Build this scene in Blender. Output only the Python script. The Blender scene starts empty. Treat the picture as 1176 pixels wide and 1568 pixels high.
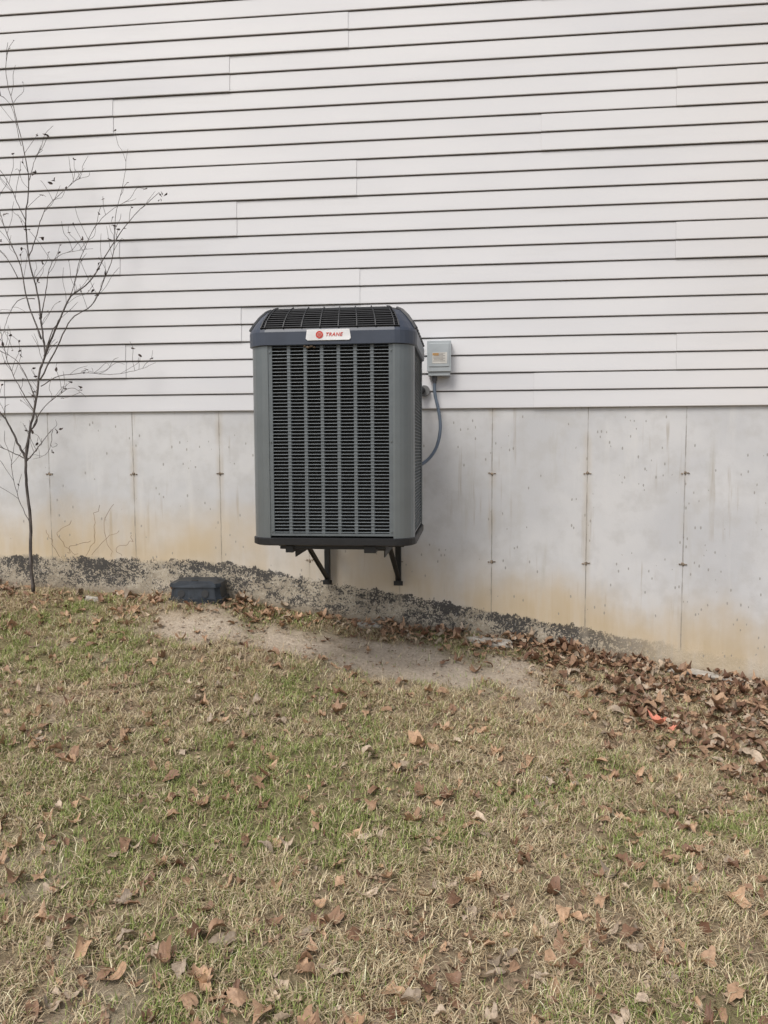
import bpy, math, random
import numpy as np
from mathutils import Vector, Matrix, Quaternion
random.seed(7); rng=np.random.default_rng(11)
C=1.6           # eye height; heights below are measured from eye level, then raised by C
WY=5.0          # plane of the foundation wall
sc=bpy.context.scene

# ------------------------------------------------------------------ helpers
class MB:
    def __init__(s): s.v=[];s.f=[];s.m=[]
    def face(s,pts,m=0):
        n=len(s.v); s.v+= [tuple(p) for p in pts]; s.f.append(tuple(range(n,n+len(pts)))); s.m.append(m)
    def box(s,x0,x1,y0,y1,z0,z1,m=0):
        n=len(s.v)
        s.v+=[(x0,y0,z0),(x1,y0,z0),(x1,y1,z0),(x0,y1,z0),(x0,y0,z1),(x1,y0,z1),(x1,y1,z1),(x0,y1,z1)]
        for f in ((0,3,2,1),(4,5,6,7),(0,1,5,4),(1,2,6,5),(2,3,7,6),(3,0,4,7)):
            s.f.append(tuple(n+i for i in f)); s.m.append(m)
    def bar(s,a,b,up,w,t,m=0):
        a=Vector(a);b=Vector(b);d=(b-a).normalized();up=Vector(up);u=(up-d*up.dot(d)).normalized();r=d.cross(u)
        n=len(s.v)
        for p in (a,b):
            for (i,j) in ((-1,-1),(1,-1),(1,1),(-1,1)): s.v.append(tuple(p+r*(w/2*i)+u*(t/2*j)))
        for f in ((0,1,2,3),(7,6,5,4),(0,4,5,1),(1,5,6,2),(2,6,7,3),(3,7,4,0)):
            s.f.append(tuple(n+i for i in f)); s.m.append(m)
    def tube(s,pts,rad,seg=8,m=0):
        pts=[Vector(p) for p in pts]; n0=len(s.v); N=len(pts)
        rads=rad if hasattr(rad,'__len__') else [rad]*N
        prev=None
        for i,p in enumerate(pts):
            d=(pts[min(i+1,N-1)]-pts[max(i-1,0)]).normalized()
            if prev is None:
                prev=d.orthogonal().normalized()
            u=(prev-d*prev.dot(d)).normalized(); prev=u; w=d.cross(u)
            for k in range(seg):
                a=2*math.pi*k/seg
                s.v.append(tuple(p+(u*math.cos(a)+w*math.sin(a))*rads[i]))
        for i in range(N-1):
            for k in range(seg):
                a=n0+i*seg+k; b=n0+i*seg+(k+1)%seg
                s.f.append((a,b,b+seg,a+seg)); s.m.append(m)
        s.f.append(tuple(n0+k for k in range(seg))[::-1]); s.m.append(m)
        s.f.append(tuple(n0+(N-1)*seg+k for k in range(seg))); s.m.append(m)
    def obj(s,name,mats,parent=None,bevel=0,smooth=False):
        me=bpy.data.meshes.new(name); me.from_pydata(s.v,[],s.f)
        for m in mats: me.materials.append(m)
        me.polygons.foreach_set('material_index',s.m)
        if smooth: me.polygons.foreach_set('use_smooth',[True]*len(s.f))
        me.update()
        o=bpy.data.objects.new(name,me); sc.collection.objects.link(o)
        if parent: o.parent=parent
        if bevel:
            b=o.modifiers.new('b','BEVEL'); b.width=bevel; b.segments=2; b.limit_method='ANGLE'
        return o
def empty(name,loc=(0,0,0)):
    o=bpy.data.objects.new(name,None); sc.collection.objects.link(o); return o

class NT:
    def __init__(s,name):
        s.mat=bpy.data.materials.new(name); s.mat.use_nodes=True; s.t=s.mat.node_tree; s.n=s.t.nodes
        s.b=s.n['Principled BSDF']
    def new(s,ty,**k):
        n=s.n.new(ty)
        for a,v in k.items(): setattr(n,a,v)
        return n
    def lk(s,a,b): s.t.links.new(a,b)
    def val(s,sock,v):
        if isinstance(v,(int,float,tuple,list)): sock.default_value=v
        else: s.lk(v,sock)
    def math(s,op,a,b=0.0,c=None,clamp=False):
        n=s.new('ShaderNodeMath',operation=op); n.use_clamp=clamp
        s.val(n.inputs[0],a); s.val(n.inputs[1],b)
        if c is not None: s.val(n.inputs[2],c)
        return n.outputs[0]
    def ramp(s,x,a,b,o0=0.0,o1=1.0):
        n=s.new('ShaderNodeMapRange'); n.interpolation_type='SMOOTHSTEP'
        s.val(n.inputs[0],x); n.inputs[1].default_value=a; n.inputs[2].default_value=b
        n.inputs[3].default_value=o0; n.inputs[4].default_value=o1
        return n.outputs[0]
    def noise(s,scale,detail=3,rough=.5,stretch=None,off=0):
        g=s.new('ShaderNodeNewGeometry').outputs['Position']
        mp=s.new('ShaderNodeMapping'); s.lk(g,mp.inputs[0])
        mp.inputs['Location'].default_value=(off,off*.7,off*.3)
        if stretch: mp.inputs['Scale'].default_value=stretch
        n=s.new('ShaderNodeTexNoise'); n.inputs['Scale'].default_value=scale
        n.inputs['Detail'].default_value=detail; n.inputs['Roughness'].default_value=rough
        s.lk(mp.outputs[0],n.inputs['Vector']); return n.outputs['Fac']
    def mix(s,f,a,b,mode='MIX'):
        n=s.new('ShaderNodeMix',data_type='RGBA',blend_type=mode)
        s.val(n.inputs[0],f)
        for i,v in ((6,a),(7,b)):
            if isinstance(v,(tuple,list)): n.inputs[i].default_value=(*v[:3],1)
            else: s.lk(v,n.inputs[i])
        return n.outputs[2]
    def attr(s,name,col=False):
        n=s.new('ShaderNodeAttribute'); n.attribute_name=name
        return n.outputs['Color'] if col else n.outputs['Fac']
    def bump(s,h,strength=.3,dist=.01):
        n=s.new('ShaderNodeBump'); n.inputs['Strength'].default_value=strength; n.inputs['Distance'].default_value=dist
        s.lk(h,n.inputs['Height']); s.lk(n.outputs[0],s.b.inputs['Normal'])
    def col(s,c):
        if isinstance(c,(tuple,list)): s.b.inputs['Base Color'].default_value=(*c[:3],1)
        else: s.lk(c,s.b.inputs['Base Color'])

def paint(name,c,rough=.45,metal=0,var=.12,scale=9,spec=.5):
    m=NT(name); n=m.noise(scale,4,.6)
    k=m.ramp(n,.3,.7,1-var,1+var)
    cc=m.new('ShaderNodeVectorMath',operation='SCALE'); cc.inputs[0].default_value=c; m.lk(k,cc.inputs['Scale'])
    m.col(cc.outputs[0]); m.b.inputs['Roughness'].default_value=rough; m.b.inputs['Metallic'].default_value=metal
    m.b.inputs['Specular IOR Level'].default_value=spec
    return m.mat

# numpy noise
def vnoise(x,y,scale,seed):
    r=np.random.default_rng(seed).random((256,256))
    x=x*scale+100.3; y=y*scale+100.7
    xi=np.floor(x).astype(int); yi=np.floor(y).astype(int); fx=x-xi; fy=y-yi
    fx=fx*fx*(3-2*fx); fy=fy*fy*(3-2*fy)
    g=lambda a,b: r[a%256,b%256]
    return (g(xi,yi)*(1-fx)+g(xi+1,yi)*fx)*(1-fy)+(g(xi,yi+1)*(1-fx)+g(xi+1,yi+1)*fx)*fy
def fbm(x,y,scale,seed,o=3):
    s=0;a=.5;t=0
    for i in range(o):
        s=s+a*vnoise(x,y,scale*2**i,seed+i); t+=a; a*=.5
    return s/t

# ------------------------------------------------------------------ terrain functions (rel. to eye)
GX=[-12,-3.19,-2.25,-1.435,-.525,.284,.98,1.876,12]
GZ=[-.75,-.902,-.953,-1.012,-1.125,-1.215,-1.33,-1.48,-1.9]
TX=[-12,-3.19,-1.614,-.994,-.05,.573,1.18,2.2,12]
TZ=[-.70,-.718,-.748,-.862,-1.02,-1.126,-1.226,-1.42,-2.0]
def gz(x,y,noise=True):
    x=np.asarray(x,float); y=np.asarray(y,float)
    w=np.interp(x,GX,GZ); f=-1.6-.045*np.clip(x,-8,8)
    t=np.clip((WY-y)/3.3,0,1); t=t**.88
    z=w*(1-t)+f*t
    z=z+.085*np.exp(-(((x+1.73)/.36)**2+((y-4.76)/.22)**2))
    if noise:
        z=z+(fbm(x,y,1.3,5)-.5)*.06*np.clip((WY-y)*2,.2,1)+(fbm(x,y,7,9)-.5)*.035+(vnoise(x,y,28,13)-.5)*.010
    return z+C
BARE=[(-.98,4.48,.36,.18,1.3),(-.25,4.40,.58,.22,1.5),(-.6,4.62,.6,.10,1.0),(-1.62,4.52,.30,.15,1.3),(.25,4.60,.30,.12,1.1),(-2.05,4.0,.25,.12,.3)]
def bare(x,y):
    b=np.zeros_like(np.asarray(x,float))
    for cx,cy,rx,ry,s in BARE:
        b=np.maximum(b,s*np.exp(-(((x-cx)/rx)**2+((y-cy)/ry)**2)))
    b=b+(fbm(x,y,6,77)-.5)*1.1*(b>.05)
    b=np.maximum(b,np.clip((fbm(x,y,2.2,31)-.66)*3,0,.35))
    return np.clip(b,0,1)
def green(x,y):
    g=fbm(x,y,2.6,41,4)
    g=np.clip((g-.45)*4.5,0,1)*.85
    g=g+.55*np.exp(-(((x+.75)/.55)**2+((y-3.2)/.8)**2))+.5*np.exp(-(((x+2.3)/.7)**2+((y-4.35)/.25)**2))
    g=g+.4*np.exp(-(((x+1.2)/.5)**2+((y-2.4)/.4)**2))
    s=(x-.3)*.775+(y-4.8)*.632
    return np.clip(g,0,1)*np.clip(1-(s+.3)*1.5,0,1)
def pilef(x,y):
    return np.clip(((x-.3)*.775+(y-4.8)*.632+.28)/.45,0,1)
def leafd(x,y):
    d=.13+.16*np.clip((fbm(x,y,1.2,51)-.4)*3,0,1)
    d=d+.95*pilef(x,y)*np.clip((fbm(x,y,1.9,61)-.22)*3,0.35,1)
    w=np.clip((y-4.6)/.2,0,1)*np.where(x<.4,1,.6)
    d=d+.8*w*np.clip((fbm(x,y,2.5,71)-.3)*3,0.15,1)
    d=d+.05*np.clip((2.9-y),0,1)+.06*np.clip(x,0,1.5)
    return d

def np_mesh(name,verts,faces_flat,nper,mat,attrs=None,smooth=True):
    me=bpy.data.meshes.new(name)
    nv=len(verts); nf=len(faces_flat)//nper
    me.vertices.add(nv); me.vertices.foreach_set('co',verts.astype(np.float32).ravel())
    me.loops.add(nf*nper); me.loops.foreach_set('vertex_index',faces_flat.astype(np.int32))
    me.polygons.add(nf); me.polygons.foreach_set('loop_start',np.arange(0,nf*nper,nper,dtype=np.int32))
    me.update(calc_edges=True)
    if smooth: me.polygons.foreach_set('use_smooth',np.ones(nf,bool))
    for k,(ty,a) in (attrs or {}).items():
        at=me.attributes.new(k,ty,'POINT')
        at.data.foreach_set('color' if ty=='FLOAT_COLOR' else 'value',a.astype(np.float32).ravel())
    me.materials.append(mat); me.validate()
    o=bpy.data.objects.new(name,me); sc.collection.objects.link(o); return o
def grid_faces(nx,ny):
    i=np.arange(nx-1)[:,None]; j=np.arange(ny-1)[None,:]
    a=i*ny+j
    return np.stack([a,a+ny,a+ny+1,a+1],-1).ravel()

# ------------------------------------------------------------------ ground
m=NT('soil')
n1=m.noise(6,5,.65); n2=m.noise(60,4,.7,off=3); n3=m.noise(260,3,.7,off=9)
c=m.mix(m.ramp(n1,.35,.65),(.24,.175,.115),(.35,.265,.175))
c=m.mix(m.ramp(n2,.35,.7),c,(.45,.355,.235))
c=m.mix(m.math('MULTIPLY',m.attr('green'),.5),c,(.19,.20,.065))
bc=m.mix(m.ramp(n2,.3,.7),(.50,.405,.305),(.70,.595,.475))
c=m.mix(m.attr('bare'),c,bc)
c=m.mix(m.math('MULTIPLY',m.ramp(n3,.55,.75,0,.8),m.math('SUBTRACT',1.0,m.math('MULTIPLY',m.attr('bare'),.6))),c,(.09,.065,.045))
m.col(c); m.b.inputs['Roughness'].default_value=.95; m.b.inputs['Specular IOR Level'].default_value=.15
m.bump(m.math('ADD',m.math('ADD',n2,n3),n1),.75,.014)
soil=m.mat
xs=np.concatenate([[-150,-90,-50,-30,-18,-12,-8,-6,-5],np.arange(-4.2,3.6,.025),[3.8,4.2,5,6,8,12,18,30,50,90,150]])
ys=np.concatenate([[-150,-90,-50,-30,-16,-8,-4,-2,-1,0,.6],np.arange(1.0,5.06,.02),[5.2,6,8,13,20,35,60,100,150]])
X,Y=np.meshgrid(xs,ys,indexing='ij')
V=np.stack([X,Y,gz(X,Y)],-1).reshape(-1,3)
ground=np_mesh('ground',V,grid_faces(len(xs),len(ys)),4,soil,{'bare':('FLOAT',bare(X,Y).ravel()),'green':('FLOAT',green(X,Y).ravel())})

# ------------------------------------------------------------------ grass
def grass(N,xr,yr):
    x=rng.uniform(*xr,N); y=rng.uniform(*yr,N)
    tuft=fbm(x,y,18,91,2); b=bare(x,y); g=green(x,y)
    keep=rng.random(N)<np.clip((tuft-.30)*2.8,0.06,1)*(1-.97*np.clip(b*1.5,0,1))*np.clip((4.97-y)/.3,0.12,1)
    x=x[keep];y=y[keep];g=g[keep]; n=len(x)
    gl=np.clip(g*1.1*(.4+1.2*(fbm(x,y,11,131,2)-.1)),0,1)
    isg=rng.random(n)<(.10+.62*gl)
    L=np.where(isg,rng.uniform(.018,.045,n),rng.uniform(.02,.065,n))
    tilt=np.where(isg,rng.uniform(.2,1.25,n),rng.uniform(.8,1.52,n))
    az=rng.uniform(0,2*np.pi,n); w=np.where(isg,rng.uniform(.0009,.0018,n),rng.uniform(.0008,.0020,n))
    z=gz(x,y)+rng.uniform(0,.006,n)
    p=np.stack([x,y,z],-1)
    hd=np.stack([np.cos(az),np.sin(az),0*az],-1); sd=np.stack([-np.sin(az),np.cos(az),0*az],-1)*w[:,None]
    up=np.array([0,0,1.])
    d1=hd*np.sin(tilt*.7)[:,None]+up*np.cos(tilt*.7)[:,None]
    d2=hd*np.sin(np.minimum(tilt*1.25,1.65))[:,None]+up*np.cos(np.minimum(tilt*1.25,1.65))[:,None]
    mid=p+d1*(L*.55)[:,None]; tip=mid+d2*(L*.5)[:,None]
    V=np.stack([p-sd,p+sd,mid+sd*.8,mid-sd*.8,tip+sd*.12,tip-sd*.12],1).reshape(-1,3)
    base=(np.arange(n)*6)[:,None]
    F=(base+np.array([[0,1,2,3,3,2,4,5]])).ravel()
    t=rng.random((n,1))
    gc=np.array([.20,.27,.065])*(1-t)+np.array([.46,.51,.18])*t
    t2=t**1.3
    sc_=np.array([.40,.29,.165])*(1-t2)+np.array([.88,.75,.50])*t2
    col=np.where(isg[:,None],gc,sc_)*rng.uniform(.7,1.15,(n,1))
    col=np.clip(col,0,.85)
    col=np.concatenate([col,np.ones((n,1))],1)
    return V,F,np.repeat(col,6,0)
V1,F1,c1=grass(600000,(-3.4,2.5),(1.65,4.97))
V2,F2,c2=grass(45000,(-7,6),(-1,5))
F2=F2+len(V1)
m=NT('grass_blades'); m.col(m.attr('col',True)); m.b.inputs['Roughness'].default_value=.65
m.b.inputs['Specular IOR Level'].default_value=.25
g=np_mesh('grass',np.concatenate([V1,V2]),np.concatenate([F1,F2]),4,m.mat,{'col':('FLOAT_COLOR',np.concatenate([c1,c2]))},False)

# ------------------------------------------------------------------ fallen leaves
def outline(kind):
    pts=[]
    N=18
    for i in range(N):
        a=2*math.pi*i/N
        x=math.cos(a); y=math.sin(a)
        if kind==0: r=.5*(1+.16*math.cos(5*a)+.04*math.sin(3*a)) ; pts.append((r*x*1.15,r*y*.72))
        elif kind==1: r=.5*(1+.11*(-1)**i+.08*math.sin(7*a)); pts.append((r*x*1.1,r*y*.58))
        elif kind==2: r=.5; pts.append((r*x*(1.15),r*y*.5*(1-.35*x)))
        else: r=.5*(1+.22*math.cos(5*a)+.07*(-1)**i); pts.append((r*x*1.05,r*y*.9))
    return np.array(pts)
def leaves(pos,size,tiltmax,lift):
    n=len(pos); Vs=[];Fs=[];Cs=[];off=0
    kinds=rng.choice(4,n,p=[.3,.28,.27,.15])
    for k in range(4):
        idx=np.where(kinds==k)[0]; nn=len(idx)
        if nn==0: continue
        o=outline(k); mid=o*.5
        P=np.concatenate([[[0,0]],mid,o])  # 1+18+18
        P=np.repeat(P[None],nn,0)
        P=P*size[idx][:,None,None]*rng.uniform(.92,1.08,(nn,37,1))
        P[...,1]*=rng.uniform(.6,1.15,(nn,1))
        px,py=P[...,0],P[...,1]; s=size[idx][:,None]
        fold=rng.uniform(-.2,.7,(nn,1)); cx=rng.uniform(-1.2,1.9,(nn,1)); cy=rng.uniform(-1.4,2.6,(nn,1)); tw=rng.uniform(-2,2,(nn,1))
        pz=fold*np.abs(py)+(cx*px**2+cy*py**2+tw*px*py)/s
        pz=pz+rng.normal(0,.04,pz.shape)*s
        L=np.stack([px,py,pz],-1)
        az=rng.uniform(0,2*np.pi,nn); ti=np.abs(rng.normal(0,tiltmax,nn)); ta=rng.uniform(0,2*np.pi,nn)
        ax=np.stack([np.cos(ta),np.sin(ta),0*ta],-1)
        ca,sa=np.cos(az)[:,None],np.sin(az)[:,None]
        L=np.stack([L[...,0]*ca-L[...,1]*sa,L[...,0]*sa+L[...,1]*ca,L[...,2]],-1)
        A=ax[:,None,:]; ct=np.cos(ti)[:,None,None]; st=np.sin(ti)[:,None,None]
        L=L*ct+np.cross(np.broadcast_to(A,L.shape),L)*st+A*(L*A).sum(-1,keepdims=True)*(1-ct)
        zmin=L[...,2].min(1)
        zz=gz(pos[idx,0],pos[idx,1])+lift[idx]-zmin*.7
        L=L+np.stack([pos[idx,0],pos[idx,1],zz],-1)[:,None,:]
        Vs.append(L.reshape(-1,3))
        tri=np.array([[0,1+i,1+(i+1)%18] for i in range(18)]); 
        q=np.array([[1+i,19+i,19+(i+1)%18,1+(i+1)%18] for i in range(18)])
        T=np.concatenate([tri,q[:,[0,1,2]],q[:,[0,2,3]]])
        Fs.append((off+np.arange(nn)[:,None,None]*37+T[None]).ravel()); off+=nn*37
        pl=pilef(pos[idx,0],pos[idx,1])[:,None]
        t=rng.random((nn,1))**(1+.6*pl)
        c=np.array([.17,.085,.05])*(1-t)+np.array([.60,.39,.24])*t
        gr=rng.random((nn,1))<.20
        c=np.where(gr,np.array([.52,.41,.30])*rng.uniform(.6,1.3,(nn,1)),c)*(1-.12*pl)
        cc=np.repeat(c[:,None,:],37,1)*rng.uniform(.8,1.12,(nn,37,1)); cc[:,0]*=.75
        Cs.append(np.concatenate([cc.reshape(-1,3),np.ones((nn*37,1))],1))
    return np.concatenate(Vs),np.concatenate(Fs),np.concatenate(Cs)
N=34000
x=rng.uniform(-3.5,2.8,N); y=rng.uniform(1.6,4.97,N)
k=rng.random(N)<np.clip(leafd(x,y),0,1)*.56*(1-.8*np.clip(bare(x,y),0,1)*(y<4.75))
x=x[k];y=y[k]
M=1500; x2=rng.uniform(-9,9,M); y2=rng.uniform(-2.5,4.9,M); kk=((x2<-3.6)|(x2>3.0)|(y2<1.5)); x=np.r_[x,x2[kk]]; y=np.r_[y,y2[kk]]
sz=.019+.046*rng.random(len(x))**1.5+np.where(rng.random(len(x))<.12,.018,0)
sz=sz*(1+.25*pilef(x,y)+.10*np.clip(3.2-y,0,1))
pile=np.clip(leafd(x,y)-.3,0,1)
lift=rng.uniform(.002,.014,len(x))+pile*rng.uniform(0,.035,len(x))
VL,FL,CL=leaves(np.stack([x,y],-1),sz,.28,lift)
m=NT('dead_leaf'); a=m.attr('col',True); n=m.noise(120,3,.6)
cc=m.mix(m.ramp(n,.4,.75,0,.35),a,(.13,.075,.05)); m.col(cc); m.b.inputs['Roughness'].default_value=.55; m.b.inputs['Specular IOR Level'].default_value=.35
leaf_mat=m.mat
np_mesh('fallen_leaves',VL,FL,3,leaf_mat,{'col':('FLOAT_COLOR',CL)},False)
N=56000
x=rng.uniform(-3.5,2.7,N); y=rng.uniform(1.6,4.95,N); k=rng.random(N)<np.clip(.38+leafd(x,y),0,1)*(1-.6*bare(x,y)); x=x[k];y=y[k];n=len(x)
s=.003+.012*rng.random(n)**1.8; a0=rng.uniform(0,6.28,n); z=gz(x,y)+rng.uniform(.003,.02,n)
V=np.stack([np.stack([x+np.cos(a0+q)*s*r,y+np.sin(a0+q)*s*r,z+rng.normal(0,.003,n)],-1) for q,r in ((0,1),(1.4,.6),(3.0,1.1),(4.6,.5))],1).reshape(-1,3)
F=np.arange(n*4); t=rng.random((n,1)); c=np.array([.13,.075,.045])*(1-t)+np.array([.56,.41,.28])*t
np_mesh('leaf_litter',V,F,4,leaf_mat,{'col':('FLOAT_COLOR',np.repeat(np.concatenate([c,np.ones((n,1))],1),4,0))},False)
VO,FO,CO=leaves(np.array([[.98,3.95],[1.03,3.87]]),np.array([.10,.06]),.06,np.array([.065,.065]))
CO[:,:3]=(.72,.27,.18)
np_mesh('orange_leaf',VO,FO,3,leaf_mat,{'col':('FLOAT_COLOR',CO)},False)

# ------------------------------------------------------------------ house
house=empty('house')
m=NT('poured_concrete')
geo=m.new('ShaderNodeNewGeometry').outputs['Position']; sx=m.new('ShaderNodeSeparateXYZ'); m.lk(geo,sx.inputs[0]); PX,PZ=sx.outputs[0],sx.outputs[2]
th=m.attr('tarh'); gh=m.attr('gndh')
nb=m.noise(1.4,4,.6); nm=m.noise(9,5,.6,off=2); nf=m.noise(70,4,.7,off=5); nv=m.noise(5,4,.65,stretch=(1.6,1,.22),off=7)
c=m.mix(m.ramp(nb,.35,.65),(.58,.582,.59),(.675,.672,.67))
c=m.mix(m.ramp(nm,.42,.7,0,.5),c,(.53,.52,.505))
c=m.mix(m.ramp(nv,.55,.75,0,.5),c,(.72,.71,.69))
c=m.mix(m.ramp(nv,.25,.42,.45,0),c,(.49,.47,.42))
rs=m.math('MULTIPLY',m.ramp(m.noise(14,3,.6,stretch=(1.5,1,.09),off=40),.57,.70),m.ramp(m.noise(2.0,2,.5,off=43),.46,.60))
c=m.mix(m.math('MULTIPLY',rs,.5),c,(.38,.325,.255))
# ochre staining near grade
st=m.math('MULTIPLY',m.ramp(m.math('ADD',th,m.math('MULTIPLY',m.math('SUBTRACT',nb,.5),.7)),.46,.02),m.ramp(m.noise(1.3,3,.5,off=21),.28,.55,.45,1))
st=m.math('MULTIPLY',st,m.ramp(nv,.2,.5,.6,1))
c=m.mix(m.math('MULTIPLY',st,.82),c,(.62,.485,.30))
st2=m.math('MULTIPLY',m.ramp(gh,.6,.1),m.ramp(nv,.4,.65))
c=m.mix(m.math('MULTIPLY',st2,.45),c,(.52,.41,.26))
# rough parging below the damp-proofing line
ed=m.math('ADD',th,m.math('MULTIPLY',m.math('SUBTRACT',m.noise(7,5,.7,off=4),.5),.14))
low=m.ramp(ed,.02,-.02)
rb=m.mix(m.ramp(nm,.35,.65),(.29,.25,.19),(.44,.385,.30))
rb=m.mix(m.ramp(nf,.50,.66,0,.7),rb,(.56,.51,.43))
right=m.ramp(PX,.4,1.4,1,.3)
c=m.mix(m.math('MULTIPLY',low,m.math('MULTIPLY',right,.92)),c,rb)
# black speckle of old damp-proofing along the line
ndr=m.noise(11,4,.7,stretch=(1,1,.35),off=50)
thw=m.math('ADD',th,m.math('MULTIPLY',m.math('SUBTRACT',ndr,.5),.15))
band=m.math('MULTIPLY',m.ramp(thw,-.10,-.03),m.ramp(thw,.022,.004))
wide=m.math('MULTIPLY',m.ramp(thw,-.26,-.08,0,.6),m.ramp(thw,.0,-.02))
fade=m.ramp(PX,.6,1.5,1,.0)
heavy=m.ramp(m.noise(2.6,3,.6,off=55),.34,.60,-.035,.05)
sp=m.math('ADD',m.math('MULTIPLY',m.noise(95,4,.75,off=62),.5),m.math('MULTIPLY',m.noise(30,5,.8,off=12),.5))
sv=m.math('ADD',m.math('ADD',sp,m.math('MULTIPLY',m.math('MAXIMUM',band,wide),.09)),heavy)
spm=m.math('MULTIPLY',m.ramp(sv,.565,.595),m.ramp(m.math('MAXIMUM',band,wide),.05,.3))
spm=m.math('MULTIPLY',m.math('MULTIPLY',spm,fade),.9)
c=m.mix(spm,c,(.04,.04,.042))
c=m.mix(m.math('MULTIPLY',m.ramp(gh,.06,-.01),.5),c,(.22,.17,.12))
# pits
vp=m.new('ShaderNodeTexVoronoi'); vp.inputs['Scale'].default_value=26
mp=m.new('ShaderNodeMapping'); m.lk(geo,mp.inputs[0]); mp.inputs['Scale'].default_value=(1.9,1,.9); mp.inputs['Rotation'].default_value=(0,.6,0); m.lk(mp.outputs[0],vp.inputs['Vector'])
sel=m.math('GREATER_THAN',m.noise(3.5,3,.6,off=17),.50)
sc1=m.new('ShaderNodeSeparateColor'); m.lk(vp.outputs['Color'],sc1.inputs[0])
pit=m.math('MULTIPLY',m.math('MULTIPLY',m.math('LESS_THAN',vp.outputs['Distance'],m.math('MULTIPLY',sc1.outputs[1],.24)),sel),m.math('GREATER_THAN',sc1.outputs[0],.55))
c=m.mix(m.math('MULTIPLY',pit,.7),c,(.30,.28,.25))
# form joints every 0.6 m
d=m.math('PINGPONG',m.math('SUBTRACT',PX,.175),.3)
d=m.math('ADD',d,m.math('MULTIPLY',m.math('SUBTRACT',m.noise(12,3,.6,off=30),.5),.008))
jl=m.math('MULTIPLY',m.ramp(d,.0042,.0015),m.ramp(th,-.03,.02))
jl=m.math('MULTIPLY',jl,m.ramp(m.noise(9,4,.7,off=31),.32,.6,.35,1))
jw=m.math('MULTIPLY',m.ramp(d,.04,.0),m.ramp(m.noise(3,3,.6,off=33),.40,.66))
c=m.mix(m.math('MULTIPLY',jw,.45),c,(.50,.43,.33))
c=m.mix(m.math('MULTIPLY',jl,.62),c,(.25,.225,.19))
m.col(c); m.b.inputs['Roughness'].default_value=.9; m.b.inputs['Specular IOR Level'].default_value=.2
hh=m.math('ADD',m.math('MULTIPLY',nf,m.ramp(th,-.02,.05,1,.2)),m.math('MULTIPLY',pit,-.8))
hh=m.math('ADD',hh,m.math('MULTIPLY',jl,-.6))
m.bump(hh,.6,.008)
conc=m.mat
xs=np.concatenate([[-7.5,-6,-5,-4],np.arange(-3.7,2.7,.02),[3,4,5,6,7.5]]); zs=np.concatenate([np.arange(-2.3,-1.5,.1),np.arange(-1.5,-.6,.015),np.arange(-.58,.27,.06),[.285]])
X,Z=np.meshgrid(xs,zs,indexing='ij')
tar=np.interp(X,TX,TZ); th_=Z-tar; gh_=Z-np.interp(X,GX,GZ)
yy=WY-np.clip(-th_*6,0,1)*.018-(fbm(X,Z,9,3)-.5)*.02*np.clip(-th_*10,0,1)
V=np.stack([X,yy,Z+C],-1).reshape(-1,3)
fnd=np_mesh('foundation_wall',V,grid_faces(len(xs),len(zs)),4,conc,{'tarh':('FLOAT',th_.ravel()),'gndh':('FLOAT',gh_.ravel())}); fnd.parent=house
b=MB()
b.box(-7.5,-7.3,5.02,13,-2.3+C,.28+C); b.box(7.3,7.5,5.02,13,-2.3+C,.28+C); b.box(-7.5,7.5,12.8,13.0,-2.3+C,.28+C)
b.obj('foundation_returns',[paint('plain_concrete',(.5,.49,.47),.9)],house)
tiem=paint('rusty_tie',(.25,.20,.15),.9,var=.45,scale=60); b=MB()
for i in range(-12,12):
    X0=.175+.6*i
    for z0 in (-.145,-.72):
        if z0<np.interp(X0,TX,TZ)+.03: continue
        for (ox,rw,rh) in ((0,1,1),(.018,.8,.4),(-.019,.7,.45)):
            n=9; r=[random.uniform(.008,.014) for _ in range(n)]
            oz=random.uniform(-.004,.004)
            pts=[(X0+ox+r[k]*rw*math.cos(k*6.283/n),WY-.002+abs(ox)*.03,z0+oz+C+r[k]*rh*math.sin(k*6.283/n)) for k in range(n)]
            top=[(X0+ox+(p[0]-X0-ox)*.6,WY-.007,z0+oz+C+(p[2]-z0-oz-C)*.6) for p in pts]
            for k in range(n): b.face([pts[k],pts[(k+1)%n],top[(k+1)%n],top[k]])
            b.face(top)
b.obj('form_ties',[tiem],house)

# siding
m=NT('vinyl_siding')
nb=m.noise(.8,3,.5,stretch=(1,1,2.5)); ns=m.noise(3,4,.6,stretch=(.5,1,5),off=4); va=m.attr('var')
c=m.mix(m.ramp(nb,.3,.7),(.66,.658,.675),(.725,.718,.725))
c=m.mix(m.ramp(ns,.5,.8,0,.35),c,(.60,.592,.588))
c=m.mix(m.math('MULTIPLY',va,.45),c,(.77,.76,.755))
geo=m.new('ShaderNodeNewGeometry').outputs['Position']; sx=m.new('ShaderNodeSeparateXYZ'); m.lk(geo,sx.inputs[0])
c=m.mix(m.ramp(sx.outputs[0],.8,2.4,0,.3),c,(.71,.65,.595))
c=m.mix(m.attr('lip_shade'),c,(.22,.205,.20))  # shadow lines in course gaps and at panel ends, painted into the siding colour
m.col(c); m.b.inputs['Roughness'].default_value=.5; m.b.inputs['Specular IOR Level'].default_value=.3
m.bump(m.noise(40,3,.5,stretch=(.2,1,3)),.06,.002)
sid=m.mat
Z0=.2715; DH=.225; NK=27
seams={0:[.433],1:[-2.25,1.279],2:[-1.457],3:[-.673],4:[-2.27,1.268],5:[-1.473],6:[-.689],7:[-3.088,.478],8:[-2.286,1.277],9:[-1.502],10:[-.735],11:[-3.1,.5],12:[-2.3]}
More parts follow.
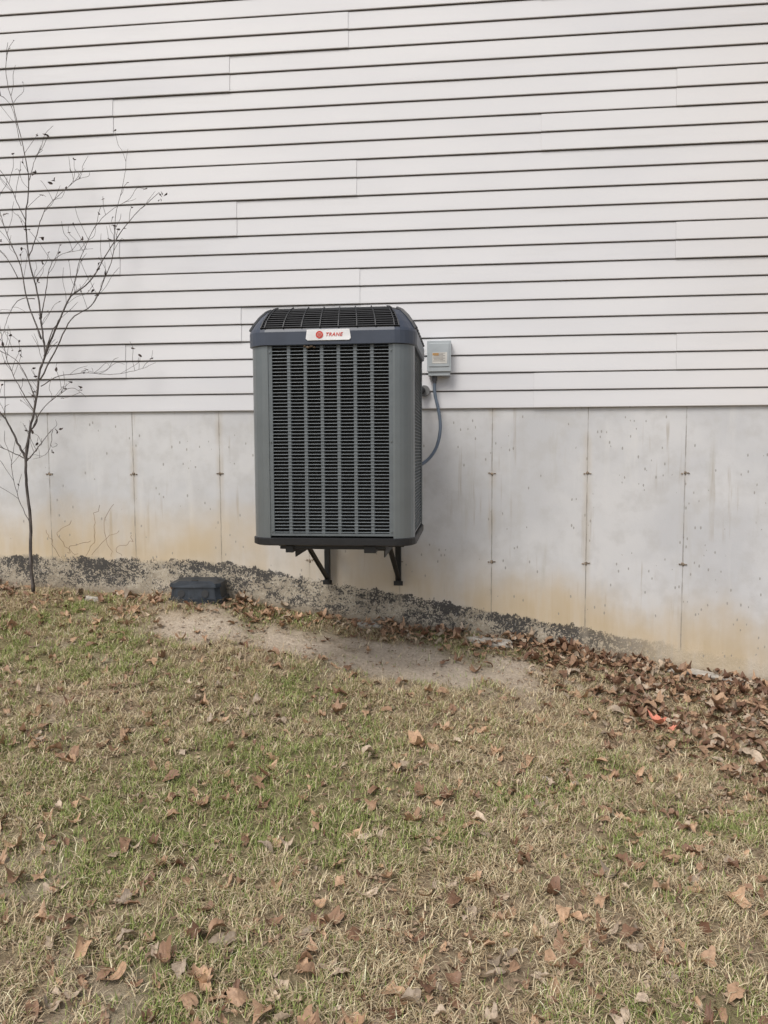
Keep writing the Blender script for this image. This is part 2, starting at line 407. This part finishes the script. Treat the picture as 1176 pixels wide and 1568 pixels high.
def siding(name,x0,x1,place,seamf):
    Vs=[];Fs=[];A=[];Lp=[]
    def seg(a,bb,k,off,v):
        nxs=max(2,int((bb-a)/.5)+2); xx=np.linspace(a,bb,nxs)
        h=DH/2; prof=[]
        for cidx in range(2):
            z=cidx*h
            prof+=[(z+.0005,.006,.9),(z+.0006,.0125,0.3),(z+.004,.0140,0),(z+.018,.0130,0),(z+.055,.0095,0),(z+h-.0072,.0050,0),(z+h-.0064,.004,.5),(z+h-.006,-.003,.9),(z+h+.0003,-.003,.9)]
        n0=len(Vs); P=len(prof)
        wob=[random.uniform(-.0012,.0012) for _ in xx]
        for i,xv in enumerate(xx):
            for (pz,po,l) in prof:
                Vs.append(place(xv,Z0+k*DH+pz,po+off+wob[i]*(0 if i in(0,nxs-1) else 1))); A.append(v); Lp.append(l)
        for i in range(nxs-1):
            for j in range(P-1):
                a0=n0+i*P+j; Fs.append((a0,a0+P,a0+P+1,a0+1))
        for i in (0,nxs-1):
            q=len(Vs)
            for (pz,po,l) in prof:
                xv=xx[i]; Vs.append(place(xv,Z0+k*DH+pz,po+off-.005)); A.append(v); Lp.append(.8)
            for j in range(P-1):
                a0=n0+i*P+j
                r=len(Vs); Vs.extend([Vs[a0],Vs[a0+1]]); A.extend([v,v]); Lp.extend([.7,.7])
                Fs.append((r,r+1,q+j+1,q+j))
    for k in range(NK):
        s=sorted(t for t in seamf(k) if x0<t<x1); e=[x0]+s+[x1]
        for i in range(len(e)-1):
            off=.0 if i%2==0 else .004
            a=e[i]; bb=e[i+1]
            if i%2==0: a-= .02 if i>0 else 0; bb+= .02 if i<len(e)-2 else 0
            seg(a,bb,k,off,random.random())
    me=bpy.data.meshes.new(name); me.from_pydata([tuple(v) for v in Vs],[],Fs)
    for nme,d_ in (('var',A),('lip_shade',Lp)):
        at=me.attributes.new(nme,'FLOAT','POINT'); at.data.foreach_set('value',d_)
    me.materials.append(sid); o=bpy.data.objects.new(name,me); sc.collection.objects.link(o); o.parent=house
def sf(k):
    base=seams.get(k,[-.7-.8*((k*3)%5)])
    out=set()
    for s in base:
        for j in range(-4,5):
            t=s+3.55*j
            if all(abs(t-q)>1.5 for q in out): out.add(t)
    return [s for s in out]
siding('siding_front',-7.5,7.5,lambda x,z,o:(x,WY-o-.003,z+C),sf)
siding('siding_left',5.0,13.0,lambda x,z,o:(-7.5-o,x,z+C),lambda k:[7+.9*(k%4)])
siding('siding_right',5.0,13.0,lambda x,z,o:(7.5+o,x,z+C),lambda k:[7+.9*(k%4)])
zt=Z0+NK*DH+C
wm=paint('white_trim',(.7,.7,.7),.4)
b=MB()
b.box(-7.48,7.48,5.012,12.98,.285+C,zt)     # sheathed core behind the siding
for sxx in (-1,1): b.box(7.46*sxx-.06,7.46*sxx+.06,4.96,5.07,Z0+C,zt)
b.box(-7.8,7.8,4.65,4.69,zt-.02,zt+.16); b.box(-7.8,7.8,4.69,5.0,zt-.0,zt+.02); b.box(-7.8,7.8,13.31,13.35,zt-.02,zt+.16)
b.face([(-7.48,5.01,zt),(-7.48,13,zt),(-7.48,9,zt+2.2)]); b.face([(7.48,5.01,zt),(7.48,13,zt),(7.48,9,zt+2.2)])
b.obj('walls_and_trim',[wm],house)
b=MB()
for a,c_ in ((4.6,9.0),(13.4,9.0)):
    b.face([(-7.9,a,zt+.17),(7.9,a,zt+.17),(7.9,c_,zt+2.4),(-7.9,c_,zt+2.4)]); b.face([(-7.9,a,zt+.12),(7.9,a,zt+.12),(7.9,c_,zt+2.35),(-7.9,c_,zt+2.35)])
b.obj('roof',[paint('shingles',(.07,.065,.06),.9,var=.4,scale=20)],house)

# ------------------------------------------------------------------ condenser unit
ac=empty('air_conditioner_condenser')
slate=paint('slate_enamel',(.165,.182,.187),.3,.3,var=.06,scale=5)
slate2=paint('cap_plastic',(.050,.061,.086),.38,0,var=.1,scale=8)
louv=paint('louver_enamel',(.135,.152,.160),.42,.15,var=.08,scale=20)
blk=paint('black_plastic',(.010,.010,.011),.5,var=.2,scale=30)
coil=paint('coil',(.010,.010,.010),.8,var=.5,scale=50)
steel=paint('black_steel',(.018,.018,.019),.5,.2,var=.2,scale=20)
XL,XR,YF,YB,R=-1.066,-.248,3.752,4.60,.09
def section(off,nseg=6,r=R):
    pts=[]; 
    for (cx,cy,a0) in ((XR-r,YF+r,-90),(XR-r,YB-r,0),(XL+r,YB-r,90),(XL+r,YF+r,180)):
        for i in range(nseg+1):
            a=math.radians(a0+90*i/nseg)
            rr=r*(1-.07*math.sin(math.pi*i/nseg))
            pts.append((cx+(rr+off)*math.cos(a),cy+(rr+off)*math.sin(a)))
    return pts
b=MB(); S=section(0); NS=7
zb,ztop=-.43,.535
for cidx in range(4):
    ps=S[cidx*NS:(cidx+1)*NS]
    a=ps[0]; e=ps[-1]
    ext=.010
    dirs=[((-1,0),(0,1)),((0,-1),(-1,0)),((1,0),(0,-1)),((0,1),(1,0))][cidx]
    inn=[((0,1),(-1,0)),((-1,0),(0,-1)),((0,-1),(1,0)),((1,0),(0,1))][cidx]
    p0=(a[0]+dirs[0][0]*ext,a[1]+dirs[0][1]*ext); p1=(e[0]+dirs[1][0]*ext,e[1]+dirs[1][1]*ext)
    q0=(p0[0]+inn[0][0]*.02,p0[1]+inn[0][1]*.02); q1=(p1[0]+inn[1][0]*.02,p1[1]+inn[1][1]*.02)
    path=[q0,p0]+ps+[p1,q1]
    for i in range(len(path)-1):
        b.face([(*path[i],zb+C),(*path[i+1],zb+C),(*path[i+1],ztop+C),(*path[i],ztop+C)])
posts=b.obj('corner_posts',[slate],ac)
b=MB(); ins=.05
b.box(XL+ins,XR-ins,YF+ins,YB-ins,zb+C,ztop+C); b.obj('coil_core',[coil],ac)
def louvers(A,Bv,inward,ncol,name):
    """A,B: bottom corners (xy) of panel opening; inward = unit vector xy pointing into the cabinet"""
    b=MB(); A=Vector((*A,0));Bv=Vector((*Bv,0)); inn=Vector((*inward,0)); W=(Bv-A).length; t=(Bv-A).normalized()
    z0,z1=zb+.012+C,ztop-.004+C; up=Vector((0,0,1))
    fr=.020
    P=lambda s,d,z: A+t*s+inn*d+up*z
    for s0,s1 in ((0,fr),(W-fr,W)):
        b.face([P(s0,.004,z0),P(s1,.004,z0),P(s1,.004,z1),P(s0,.004,z1)],0)
        for s_ in (s0,s1): b.face([P(s_,.004,z0),P(s_,.024,z0),P(s_,.024,z1),P(s_,.004,z1)],0)
    for za,zc in ((z0,z0+.012),(z1-.010,z1)):
        b.face([P(0,.0045,za),P(W,.0045,za),P(W,.0045,zc),P(0,.0045,zc)],0)
    pitch=(W-2*fr)/ncol
    for i in range(1,ncol):
        s=fr+pitch*i; w=.0125
        pr=[(-w,.024),(-w*.62,.0085),(w*.62,.0085),(w,.024)]
        for j in range(3):
            b.face([P(s+pr[j][0],pr[j][1],z0),P(s+pr[j+1][0],pr[j+1][1],z0),P(s+pr[j+1][0],pr[j+1][1],z1),P(s+pr[j][0],pr[j][1],z1)],0)
    n=int(round((z1-z0-.022)/.0168)); dz=(z1-z0-.022)/n
    for i in range(n):
        z=z0+.012+dz*(i+.35)
        pr=[(.0235,z+.0026),(.0105,z+.0022),(.0058,z+.001),(.0052,z-.0013),(.0065,z-.0017)]
        for j in range(4):
            b.face([P(fr,*pr[j]),P(W-fr,*pr[j]),P(W-fr,*pr[j+1]),P(fr,*pr[j+1])],0)
    b.face([P(0,.032,z0),P(W,.032,z0),P(W,.032,z1),P(0,.032,z1)],1)
    return b.obj(name,[louv,coil],ac)
louvers((XL+R+.01,YF),(XR-R-.01,YF),(0,1),7,'louvers_front')
louvers((XR,YF+R+.01),(XR,YB-R-.01),(-1,0),8,'louvers_right')
louvers((XR-R-.01,YB),(XL+R+.01,YB),(0,-1),7,'louvers_back')
louvers((XL,YB-R-.01),(XL,YF+R+.01),(1,0),8,'louvers_left')
prof=[(.518,.004),(.522,.012),(.584,.013),(.598,.008),(.632,-.012),(.668,-.038),(.697,-.066),(.714,-.098),(.720,-.17)]
b=MB(); secs=[section(o,r=R+max(0,-o)*.5) for z,o in prof]
n=len(S)
for si in range(len(prof)-1):
    for i in range(n):
        j=(i+1)%n
        kk_=i%NS
        mi=0
        if si>=3 and (kk_ in (NS-1,0,NS-2)): mi=1
        if si>=6 : mi=1
        p=lambda s_,k: (secs[s_][k][0],secs[s_][k][1],prof[s_][0]+C)
        b.face([p(si,i),p(si,j),p(si+1,j),p(si+1,i)],mi)
b.face([(x_,y_,prof[-1][0]+C) for x_,y_ in secs[-1]],1)
b.face([(x_,y_,prof[0][0]+C) for x_,y_ in secs[0]][::-1],0)
for side in range(4):
    i0=(side*NS+NS-2)%n; chain=[i0,(i0+1)%n,(i0+2)%n,(i0+3)%n]
    def P(s_,u):   # u in 0..3 along chain
        s0=int(min(s_,len(prof)-1.001)); f=s_-s0
        k=int(min(u,2.9999)); g_=u-k; i,j=chain[k],chain[k+1]
        a=Vector((*secs[s0][i],prof[s0][0]+C)).lerp(Vector((*secs[s0][j],prof[s0][0]+C)),g_)
        bb=Vector((*secs[s0+1][i],prof[s0+1][0]+C)).lerp(Vector((*secs[s0+1][j],prof[s0+1][0]+C)),g_)
        return a.lerp(bb,f)
    nrm=[Vector((1,0,.7)),Vector((0,1,.7)),Vector((-1,0,.7)),Vector((0,-1,.7))][side].normalized()
    for q in range(11):
        s_=3.2+q*(6.5-3.2)/10
        pp=[P(s_,u)+nrm*.004 for u in (0.1,1,2,2.9)]
        for k in range(3): b.bar(pp[k],pp[k+1],nrm,.0036,.007,2)
    for u in [0.1]+[1.0+q/7 for q in range(8)]+[2.9]:
        pts=[P(s_,u)+nrm*.006 for s_ in (3.05,4,5,6,6.8)]
        for k in range(4): b.bar(pts[k],pts[k+1],nrm,.005,.010,2)
cap=b.obj('cap',[slate2,blk,paint('grille_black',(.022,.023,.026),.45,var=.15,scale=30)],ac)
b=MB(); cx,cy=(XL+XR)/2,(YF+YB)/2
for r_ in (.06,.11,.16,.21):
    b.tube([(cx+r_*math.cos(a),cy+r_*math.sin(a),.726+C) for a in np.linspace(0,2*math.pi,33)],.004,5)
for a in np.linspace(0,2*math.pi,13)[:-1]: b.bar((cx,cy,.723+C),(cx+.23*math.cos(a),cy+.23*math.sin(a),.723+C),(0,0,1),.005,.005)
b.obj('fan_guard',[blk],ac)
b=MB(); pr=[(-.428,.002),(-.432,.008),(-.462,.008),(-.468,-.006)]
ss=[section(o) for z,o in pr]
for si in range(3):
    for i in range(n):
        j=(i+1)%n; b.face([(*ss[si][i],pr[si][0]+C),(*ss[si][j],pr[si][0]+C),(*ss[si+1][j],pr[si+1][0]+C),(*ss[si+1][i],pr[si+1][0]+C)])
b.face([(*p_,pr[-1][0]+C) for p_ in ss[-1]]); b.face([(*p_,pr[0][0]+C) for p_ in ss[0]])
b.box(XL+.14,XR-.14,YF+.03,YB-.03,-.488+C,-.467+C)
b.box(XL+.17,XL+.21,YF+.02,YF+.10,-.505+C,-.469+C); b.box(XR-.25,XR-.19,YF+.02,YF+.10,-.505+C,-.469+C)
b.obj('base_pan',[blk],ac,bevel=.003)
b=MB(); px0,px1=-.771,-.550; pz0,pz1=.540,.592; yb=YF-.0135
def plate(x0,x1,z0,z1,y,t,m,r=.008,skew=.006):
    pts=[(x0+.0+skew,z1),(x1-skew,z1),(x1,z0+r),(x1-r,z0),(x0+r,z0),(x0,z0+r)]
    f=[(p[0],y-t,p[1]+C) for p in pts]; k=[(p[0],y+.01,p[1]+C) for p in pts]
    b.face(f[::-1],m)
    for i in range(len(pts)): b.face([f[i],f[(i+1)%6],k[(i+1)%6],k[i]],m)
plate(px0,px1,pz0,pz1,yb,.004,0)
cxp=-.703; rr=.018
disc=[(cxp+rr*math.cos(a),yb-.006,.566+C+rr*math.sin(a)) for a in np.linspace(0,2*math.pi,25)[:-1]]
b.face(disc,1)
b.face([(cxp+.011*math.cos(a),yb-.0066,.566+C+.011*math.sin(a)) for a in np.linspace(0,2*math.pi,25)[:-1]],2)
for k in range(4): b.box(cxp-.008,cxp+.008,yb-.0075,yb-.0070,.5585+.0042*k+C,.5603+.0042*k+C,1)
red=paint('badge_red',(.6,.05,.035),.4)
b.obj('nameplate',[paint('badge_white',(.8,.8,.8),.35),red,paint('badge_pink',(.7,.35,.3),.4)],ac)
cu=bpy.data.curves.new('t','FONT'); cu.body='TRANE'; cu.size=.024; cu.extrude=.0006; cu.shear=.3; cu.offset=.0004; cu.space_character=1.15; cu.align_y='CENTER'
to=bpy.data.objects.new('t',cu); sc.collection.objects.link(to); bpy.context.view_layer.update()
me=bpy.data.meshes.new_from_object(to.evaluated_get(bpy.context.evaluated_depsgraph_get())); bpy.data.objects.remove(to)
lt=bpy.data.objects.new('nameplate_lettering',me); me.materials.clear(); me.materials.append(red); sc.collection.objects.link(lt)
lt.parent=ac; lt.rotation_euler=(math.pi/2,0,0); lt.location=(-.675,yb-.0052,.566+C)
b=MB()
for sx_ in (XL+R+.019,XR-R-.019):
    for zz in (-.395,.49,.05): b.tube([(sx_,YF+.004,zz+C),(sx_,YF-.002,zz+C)],.004,8)
b.obj('screws',[slate],ac)
b=MB()
for (dx,dz,r_) in ((0,0,.012),(.018,.004,.010),(-.014,.006,.009),(.034,-.002,.007)):
    pts=[(-.765+dx+r_*math.cos(a),YF-.001,.510+dz+C+r_*.55*math.sin(a)) for a in np.linspace(0,6.283,9)[:-1]]
    tp=[(-.765+dx+(p[0]+.765-dx)*.4,YF-.008,.510+dz+C+(p[2]-.510-dz-C)*.4) for p in pts]
    for k in range(8): b.face([pts[k],pts[(k+1)%8],tp[(k+1)%8],tp[k]])
    b.face(tp)
b.obj('mud_nest',[paint('dry_mud',(.16,.12,.085),.95,var=.4,scale=60)],ac)

# ------------------------------------------------------------------ wall bracket
br=empty('wall_bracket'); b=MB()
for X0 in (-.90,-.43):
    b.box(X0-.02,X0+.02,4.968,4.976,-.86+C,-.50+C)
    b.box(X0+.014,X0+.02,4.926,4.970,-.86+C,-.50+C)
    b.box(X0-.02,X0+.02,3.95,4.97,-.515+C,-.509+C); b.box(X0+.014,X0+.02,3.95,4.97,-.55+C,-.517+C)
    b.bar((X0-.005,4.955,-.83+C),(X0-.005,4.32,-.53+C),(0,0,1),.006,.03); b.bar((X0+.005,4.955,-.835+C),(X0+.005,4.32,-.535+C),(0,-1,0),.03,.005)
    b.box(X0-.03,X0+.03,4.960,4.967,-.875+C,-.845+C)
for yy_ in (4.08,4.42): b.box(-1.0,-.32,yy_-.02,yy_+.02,-.508+C,-.489+C)
b.obj('steel_arms',[steel],br,bevel=.001)

# ------------------------------------------------------------------ disconnect box + conduit
db=empty('electrical_disconnect_box')
gm=paint('grey_enamel',(.40,.43,.44),.4,.1,var=.08); b=MB()
b.box(-.232,-.094,4.915,4.983,.475+C,.685+C)
b.box(-.238,-.088,4.905,4.9145,.500+C,.692+C)
b.box(-.238,-.088,4.915,4.983,.6855+C,.692+C)
b.box(-.226,-.100,4.9005,4.9045,.53+C,.675+C)
b.obj('enclosure',[gm],db,bevel=.003)
b=MB(); b.box(-.205,-.112,4.8990,4.9003,.55+C,.618+C,0)
for k in range(7): b.box(-.20+.002*(k%3),-.125-.012*(k%2),4.8978,4.8986,.612-.008*k+C,.6145-.008*k+C,1)
b.box(-.203,-.165,4.8980,4.8987,.6+C,.613+C,2)
b.obj('warning_label',[paint('label_white',(.62,.6,.55),.5),paint('label_print',(.25,.22,.2),.6),paint('label_orange',(.6,.3,.05),.5)],db)
b=MB(); b.tube([(-.193,4.95,.478+C),(-.193,4.95,.445+C)],.017,12); b.tube([(-.193,4.95,.445+C),(-.193,4.95,.43+C)],.013,12)
b.obj('conduit_fitting',[paint('dark_fitting',(.06,.06,.065),.5)],db)
def cr(pts,n=10):
    pts=[Vector(p) for p in pts]; out=[]
    P=[pts[0]*2-pts[1]]+pts+[pts[-1]*2-pts[-2]]
    for i in range(1,len(P)-2):
        for k in range(n):
            t=k/n; a,b_,c_,d_=P[i-1:i+3]
            out.append(.5*((2*b_)+(-a+c_)*t+(2*a-5*b_+4*c_-d_)*t*t+(-a+3*b_-3*c_+d_)*t**3))
    out.append(pts[-1]); return out
b=MB(); b.tube(cr([(-.193,4.95,.45+C),(-.19,4.945,.36+C),(-.165,4.93,.25+C),(-.155,4.9,.14+C),(-.175,4.84,.03+C),(-.225,4.76,-.05+C),(-.30,4.68,-.10+C),(-.36,4.60,-.12+C)]),.0105,10)
b.obj('flexible_conduit',[paint('conduit_grey',(.11,.14,.18),.45)],db,smooth=True)
rl=empty('refrigerant_line'); b=MB()
b.tube(cr([(-.275,5.0,.385+C),(-.275,4.93,.385+C),(-.30,4.86,.36+C),(-.36,4.78,.2+C),(-.42,4.62,.0+C)]),.022,10)
b.obj('insulated_pipe',[paint('pipe_foam',(.03,.03,.032),.8)],rl,smooth=True)
b=MB(); b.tube([(-.258,4.955,.385+C),(-.258,4.99,.385+C)],.035,14); b.obj('wall_sleeve',[paint('sleeve_grey',(.18,.18,.18),.7)],rl)

# ------------------------------------------------------------------ rodent bait station (black box on ground)
bs=empty('rodent_bait_station'); b=MB()
cx,cy=-1.735,4.85; zg=float(gz(cx,cy-.08))+.002
hw,hd=.178,.115
def ring(z,w,d,ch,bow=0): 
    return [(-w+ch,-d-bow*.0,z),(0,-d-bow,z),(w-ch,-d,z),(w,-d+ch,z),(w,d-ch,z),(w-ch,d,z),(-w+ch,d,z),(-w,d-ch,z),(-w,-d+ch,z)]
rings=[ring(-.02,hw,hd,.03,.01),ring(.02,hw,hd,.03,.01),ring(.024,hw-.012,hd-.012,.03,.01),ring(.09,hw-.022,hd-.02,.03,.008),ring(.094,hw-.008,hd-.008,.03,.008),ring(.118,hw-.012,hd-.012,.03,.006),ring(.132,hw-.045,hd-.035,.03,.004)]
rot=math.radians(3)
def tr(p,flat=None): return (cx+p[0]*math.cos(rot)-p[1]*math.sin(rot),cy+p[0]*math.sin(rot)+p[1]*math.cos(rot),zg+p[2])
for a,c_ in zip(rings[:-1],rings[1:]):
    for i in range(9):
        j=(i+1)%9; b.face([tr(a[i]),tr(a[j]),tr(c_[j]),tr(c_[i])],0)
b.face([tr(p) for p in rings[-1]],0)
b.face([tr(p) for p in rings[0]][::-1],0)
for sx_ in (-.085,.07):
    pts=[]
    for a in np.linspace(0,2*math.pi,17)[:-1]:
        pts.append(tr((sx_+.024*math.cos(a),-hd-.004+.012*(.5+.5*math.sin(a))+.004,.055+.024*math.sin(a))))
    b.face(pts,1)
for k in range(5): b.bar(tr((-.05+.025*k,-hd+.006,.022)),tr((-.05+.025*k,-hd+.018,.088)),(0,-1,0),.005,.008,0)
b.box(cx-.02,cx+.02,cy-hd+.03,cy-hd+.05,zg+.13,zg+.136,1)
b.obj('station_body',[paint('station_plastic',(.024,.031,.041),.35,var=.3,scale=25),blk],bs,bevel=.002)

# ------------------------------------------------------------------ sapling
tree=empty('sapling_tree'); b=MB(); lm=[]
def T(px,py,dy=0): # sketch units -> metres, trunk base at (37,890)
    return Vector((-2.85+(px-37)*.00442, 4.78+dy, (691-py)*.00427*(1+max(0,500-py)*.00003)+C))
def branch(pts,r0,r1,dy0=0,dy1=0,leafs=()):
    P=[T(p[0],p[1],dy0+(dy1-dy0)*i/(len(pts)-1)+random.uniform(-.01,.01)) for i,p in enumerate(pts)]
    P=cr(P,5); 
    P=[p+Vector((random.uniform(-1,1),random.uniform(-1,1),random.uniform(-1,1)))*.0025 for p in P]
    n_=len(P); b.tube(P,[r0+(r1-r0)*(i/(n_-1))**.8 for i in range(n_)],6)
    return P
tips=[]
main=branch([(38,905),(37,860),(37,800),(36,750),(35,700),(42,655),(55,610),(62,570),(70,540),(67,500),(62,450),(52,400),(50,340),(56,290),(50,240),(38,190),(30,140),(32,95)],.0118,.0013)
def B(pts,r0=.004,r1=.0009,a=0,c_=0): 
    P=branch(pts,r0*1.25,r1*1.25,a,c_); tips.append(P); return P
B([(35,700),(25,675),(14,645),(0,620),(-25,585),(-50,540)],.007,.0015,0,-.1)
B([(35,700),(20,690),(0,680),(-20,672)],.003,.0009,0,-.1)
B([(36,702),(55,690),(75,672),(92,656)],.004,.001,0,-.12)
B([(35,697),(42,660),(50,638),(30,600),(10,565),(0,530),(-12,470)],.005,.001,0,.08)
B([(37,800),(25,760),(22,715),(30,690)],.002,.001,0,-.1)
B([(70,545),(95,500),(120,460),(150,440),(185,395),(215,360),(262,322)],.0055,.0012,0,-.12)
B([(62,580),(90,530),(110,490),(140,470),(160,430),(175,390),(178,340),(190,290),(196,240)],.004,.0008,0,.1)
B([(67,560),(85,515),(100,495),(125,455),(145,410),(170,370),(200,345),(235,335)],.003,.0008,0,-.2)
B([(68,520),(45,460),(35,410),(20,370),(5,330),(-5,300)],.0045,.001,0,.05)
B([(66,490),(80,450),(88,420),(110,400),(160,395)],.003,.0008,0,-.1)
B([(52,400),(60,370),(68,340),(80,320),(110,290),(125,280)],.003,.0008,0,.1)
B([(50,345),(40,320),(30,290),(10,262),(-10,240)],.0025,.0008,0,-.1)
B([(56,290),(65,265),(78,240)],.002,.0008)
B([(42,660),(70,625),(100,605),(125,595),(150,610)],.0028,.0008,0,-.15)
B([(62,590),(90,575),(130,570),(170,572),(205,565),(230,555)],.0026,.0007,0,.1)
B([(35,430),(20,400),(5,385),(-15,365)],.0025,.0008)
B([(55,610),(30,560),(5,540),(-20,530)],.003,.0008,0,.1)
B([(60,460),(35,460),(15,480),(0,510),(-15,540)],.0025,.0008,0,.05)
B([(48,240),(35,185),(15,165),(0,160)],.0016,.0007)
B([(92,656),(82,690),(60,700)],.0016,.0007,-.1,-.1)
for P in list(tips)+[main]:
    n_=len(P)
    for q in range(int(n_*.36)):
        i=random.randint(int(n_*.3),n_-2); p=P[i]; d=(P[i+1]-P[i]).normalized()
        sd=random.choice((-1,1)); l=random.uniform(.05,.20)
        v=(d*.8+Vector((sd*random.uniform(.4,1),random.uniform(-.6,.6),random.uniform(0,.7)))).normalized()
        pts=[p,p+v*l*.4+Vector((0,0,random.uniform(0,.02))),p+v*l*.75+Vector((random.uniform(-.02,.02),0,random.uniform(0,.04))),p+v*l+Vector((random.uniform(-.02,.02),0,random.uniform(.0,.07)))]
        for p_ in pts:
            if p_.y>4.94: p_.y=4.94
        b.tube(cr(pts,3),[.0016]+[.0013]*8+[.0008],4)
        if random.random()<.6: lm.append(pts[random.choice((2,3))])
m=NT('sapling_bark'); n1=m.noise(40,4,.6,stretch=(1,1,.3)); m.col(m.mix(m.ramp(n1,.35,.65),(.06,.05,.045),(.15,.13,.12))); m.b.inputs['Roughness'].default_value=.85
b.obj('branches',[m.mat],tree,smooth=True)
b=MB()
for tp in [(82,410),(84,378),(72,282),(100,295),(20,375),(26,342),(95,658),(128,596),(262,322),(258,326),(75,436),(2,640),(60,360),(84,690),(150,450),(137,570)]:
    for q in range(3): lm.append(T(tp[0]+random.uniform(-4,4),tp[1]+random.uniform(-4,4),-.06))
for p in lm:
    s=random.uniform(.006,.019); q=Quaternion(Vector((random.uniform(-1,1),random.uniform(-1,1),random.uniform(-1,1))).normalized(),random.uniform(0,6.28))
    pts=[Vector((-1,0,0)),Vector((-.3,.5,.25)),Vector((.5,.4,-.1)),Vector((1,0,.3)),Vector((.4,-.5,.1)),Vector((-.4,-.4,-.2))]
    pts=[p+(q@(v_*s)) for v_ in pts]; b.face([pts[0],pts[1],pts[2],pts[3]]); b.face([pts[0],pts[3],pts[4],pts[5]])
b.obj('dry_leaves',[paint('dry_leaf',(.06,.04,.032),.8,var=.4,scale=60)],tree)
vn=empty('dead_vine'); b=MB()
for st in [[(100,852),(112,838),(122,815),(118,790),(128,775)],[(150,856),(140,835),(132,800),(150,770)],[(95,850),(75,845),(60,820),(88,800)],[(160,856),(155,840),(175,832),(178,820)],[(120,850),(135,830),(160,815)],[(80,850),(90,835),(112,833)],[(60,858),(50,830),(40,815)]]:
    P=[T(p[0],p[1],random.uniform(.12,.19)) for p in st]; P=[p+Vector((random.uniform(-.012,.012),0,random.uniform(-.012,.012))) for p in cr(P,4)]; b.tube(cr(P,2),.0014,5)
b.obj('stems',[paint('vine_brown',(.26,.17,.11),.8,var=.3)],vn)

# ------------------------------------------------------------------ footing stones at grade
import bmesh
def stone(x_,y_,sx_,sy_,sz_,rz,dz=0):
    bm=bmesh.new(); bmesh.ops.create_icosphere(bm,subdivisions=3,radius=1)
    for v in bm.verts:
        c_=v.co; k=1+(float(fbm(np.array(c_.x+x_*7),np.array(c_.y+c_.z*1.3),1.3,8))-.5)*.7
        v.co=Vector((c_.x*sx_*k,c_.y*sy_*k,max(min(c_.z,.6),-.6)*sz_*k))
    me=bpy.data.meshes.new('stone'); bm.to_mesh(me); bm.free(); o=bpy.data.objects.new('stone',me); sc.collection.objects.link(o)
    o.location=(x_,y_,float(gz(x_,y_))+dz); o.rotation_euler=(random.uniform(-.1,.1),0.1,rz); me.materials.append(stm)
    for p in me.polygons: p.use_smooth=True
stm=paint('pale_stone',(.46,.42,.36),.9,var=.25,scale=30)
stone(1.42,4.87,.17,.06,.035,-.15,.03); stone(1.66,4.85,.07,.05,.03,.2,.03); stone(.16,4.86,.16,.07,.03,-.1,.015); stone(-2.45,4.82,.07,.05,.03,.1,.012)
stone(-.62,4.9,.09,.05,.03,.1,.01); stone(.36,3.35,.016,.012,.012,.1,.01)

# ------------------------------------------------------------------ light, world, camera
w=bpy.data.worlds.new('World'); sc.world=w; w.use_nodes=True; nt=w.node_tree
bg=nt.nodes['Background']; sky=nt.nodes.new('ShaderNodeTexSky'); sky.sky_type='NISHITA'; sky.sun_disc=False
EL,AZ=math.radians(52),math.radians(205)
sky.sun_elevation=EL; sky.sun_rotation=AZ; sky.dust_density=3; sky.air_density=1.0
hs=nt.nodes.new('ShaderNodeHueSaturation'); hs.inputs['Saturation'].default_value=.5
nt.links.new(sky.outputs[0],hs.inputs['Color']); nt.links.new(hs.outputs[0],bg.inputs['Color']); bg.inputs['Strength'].default_value=.15
sl=bpy.data.lights.new('sun','SUN'); sl.energy=1.5; sl.angle=math.radians(22); sl.color=(1,.97,.92)
so=bpy.data.objects.new('sun',sl); sc.collection.objects.link(so)
dv=Vector((math.sin(AZ)*math.cos(EL),math.cos(AZ)*math.cos(EL),math.sin(EL))); so.rotation_euler=dv.to_track_quat('Z','Y').to_euler()
cam=bpy.data.cameras.new('camera'); co=bpy.data.objects.new('camera',cam); sc.collection.objects.link(co)
cam.sensor_fit='VERTICAL'; cam.sensor_height=36; cam.lens=27.05; cam.clip_end=1000; cam.clip_start=.05
Mx=Matrix.Rotation(math.radians(6),4,'Z')@Matrix.Rotation(math.radians(85.5),4,'X')@Matrix.Rotation(math.radians(-.28),4,'Z')
co.matrix_world=Matrix.Translation((0,0,C))@Mx
sc.camera=co
sc.view_settings.view_transform='Standard'; sc.view_settings.look='None'; sc.view_settings.exposure=0
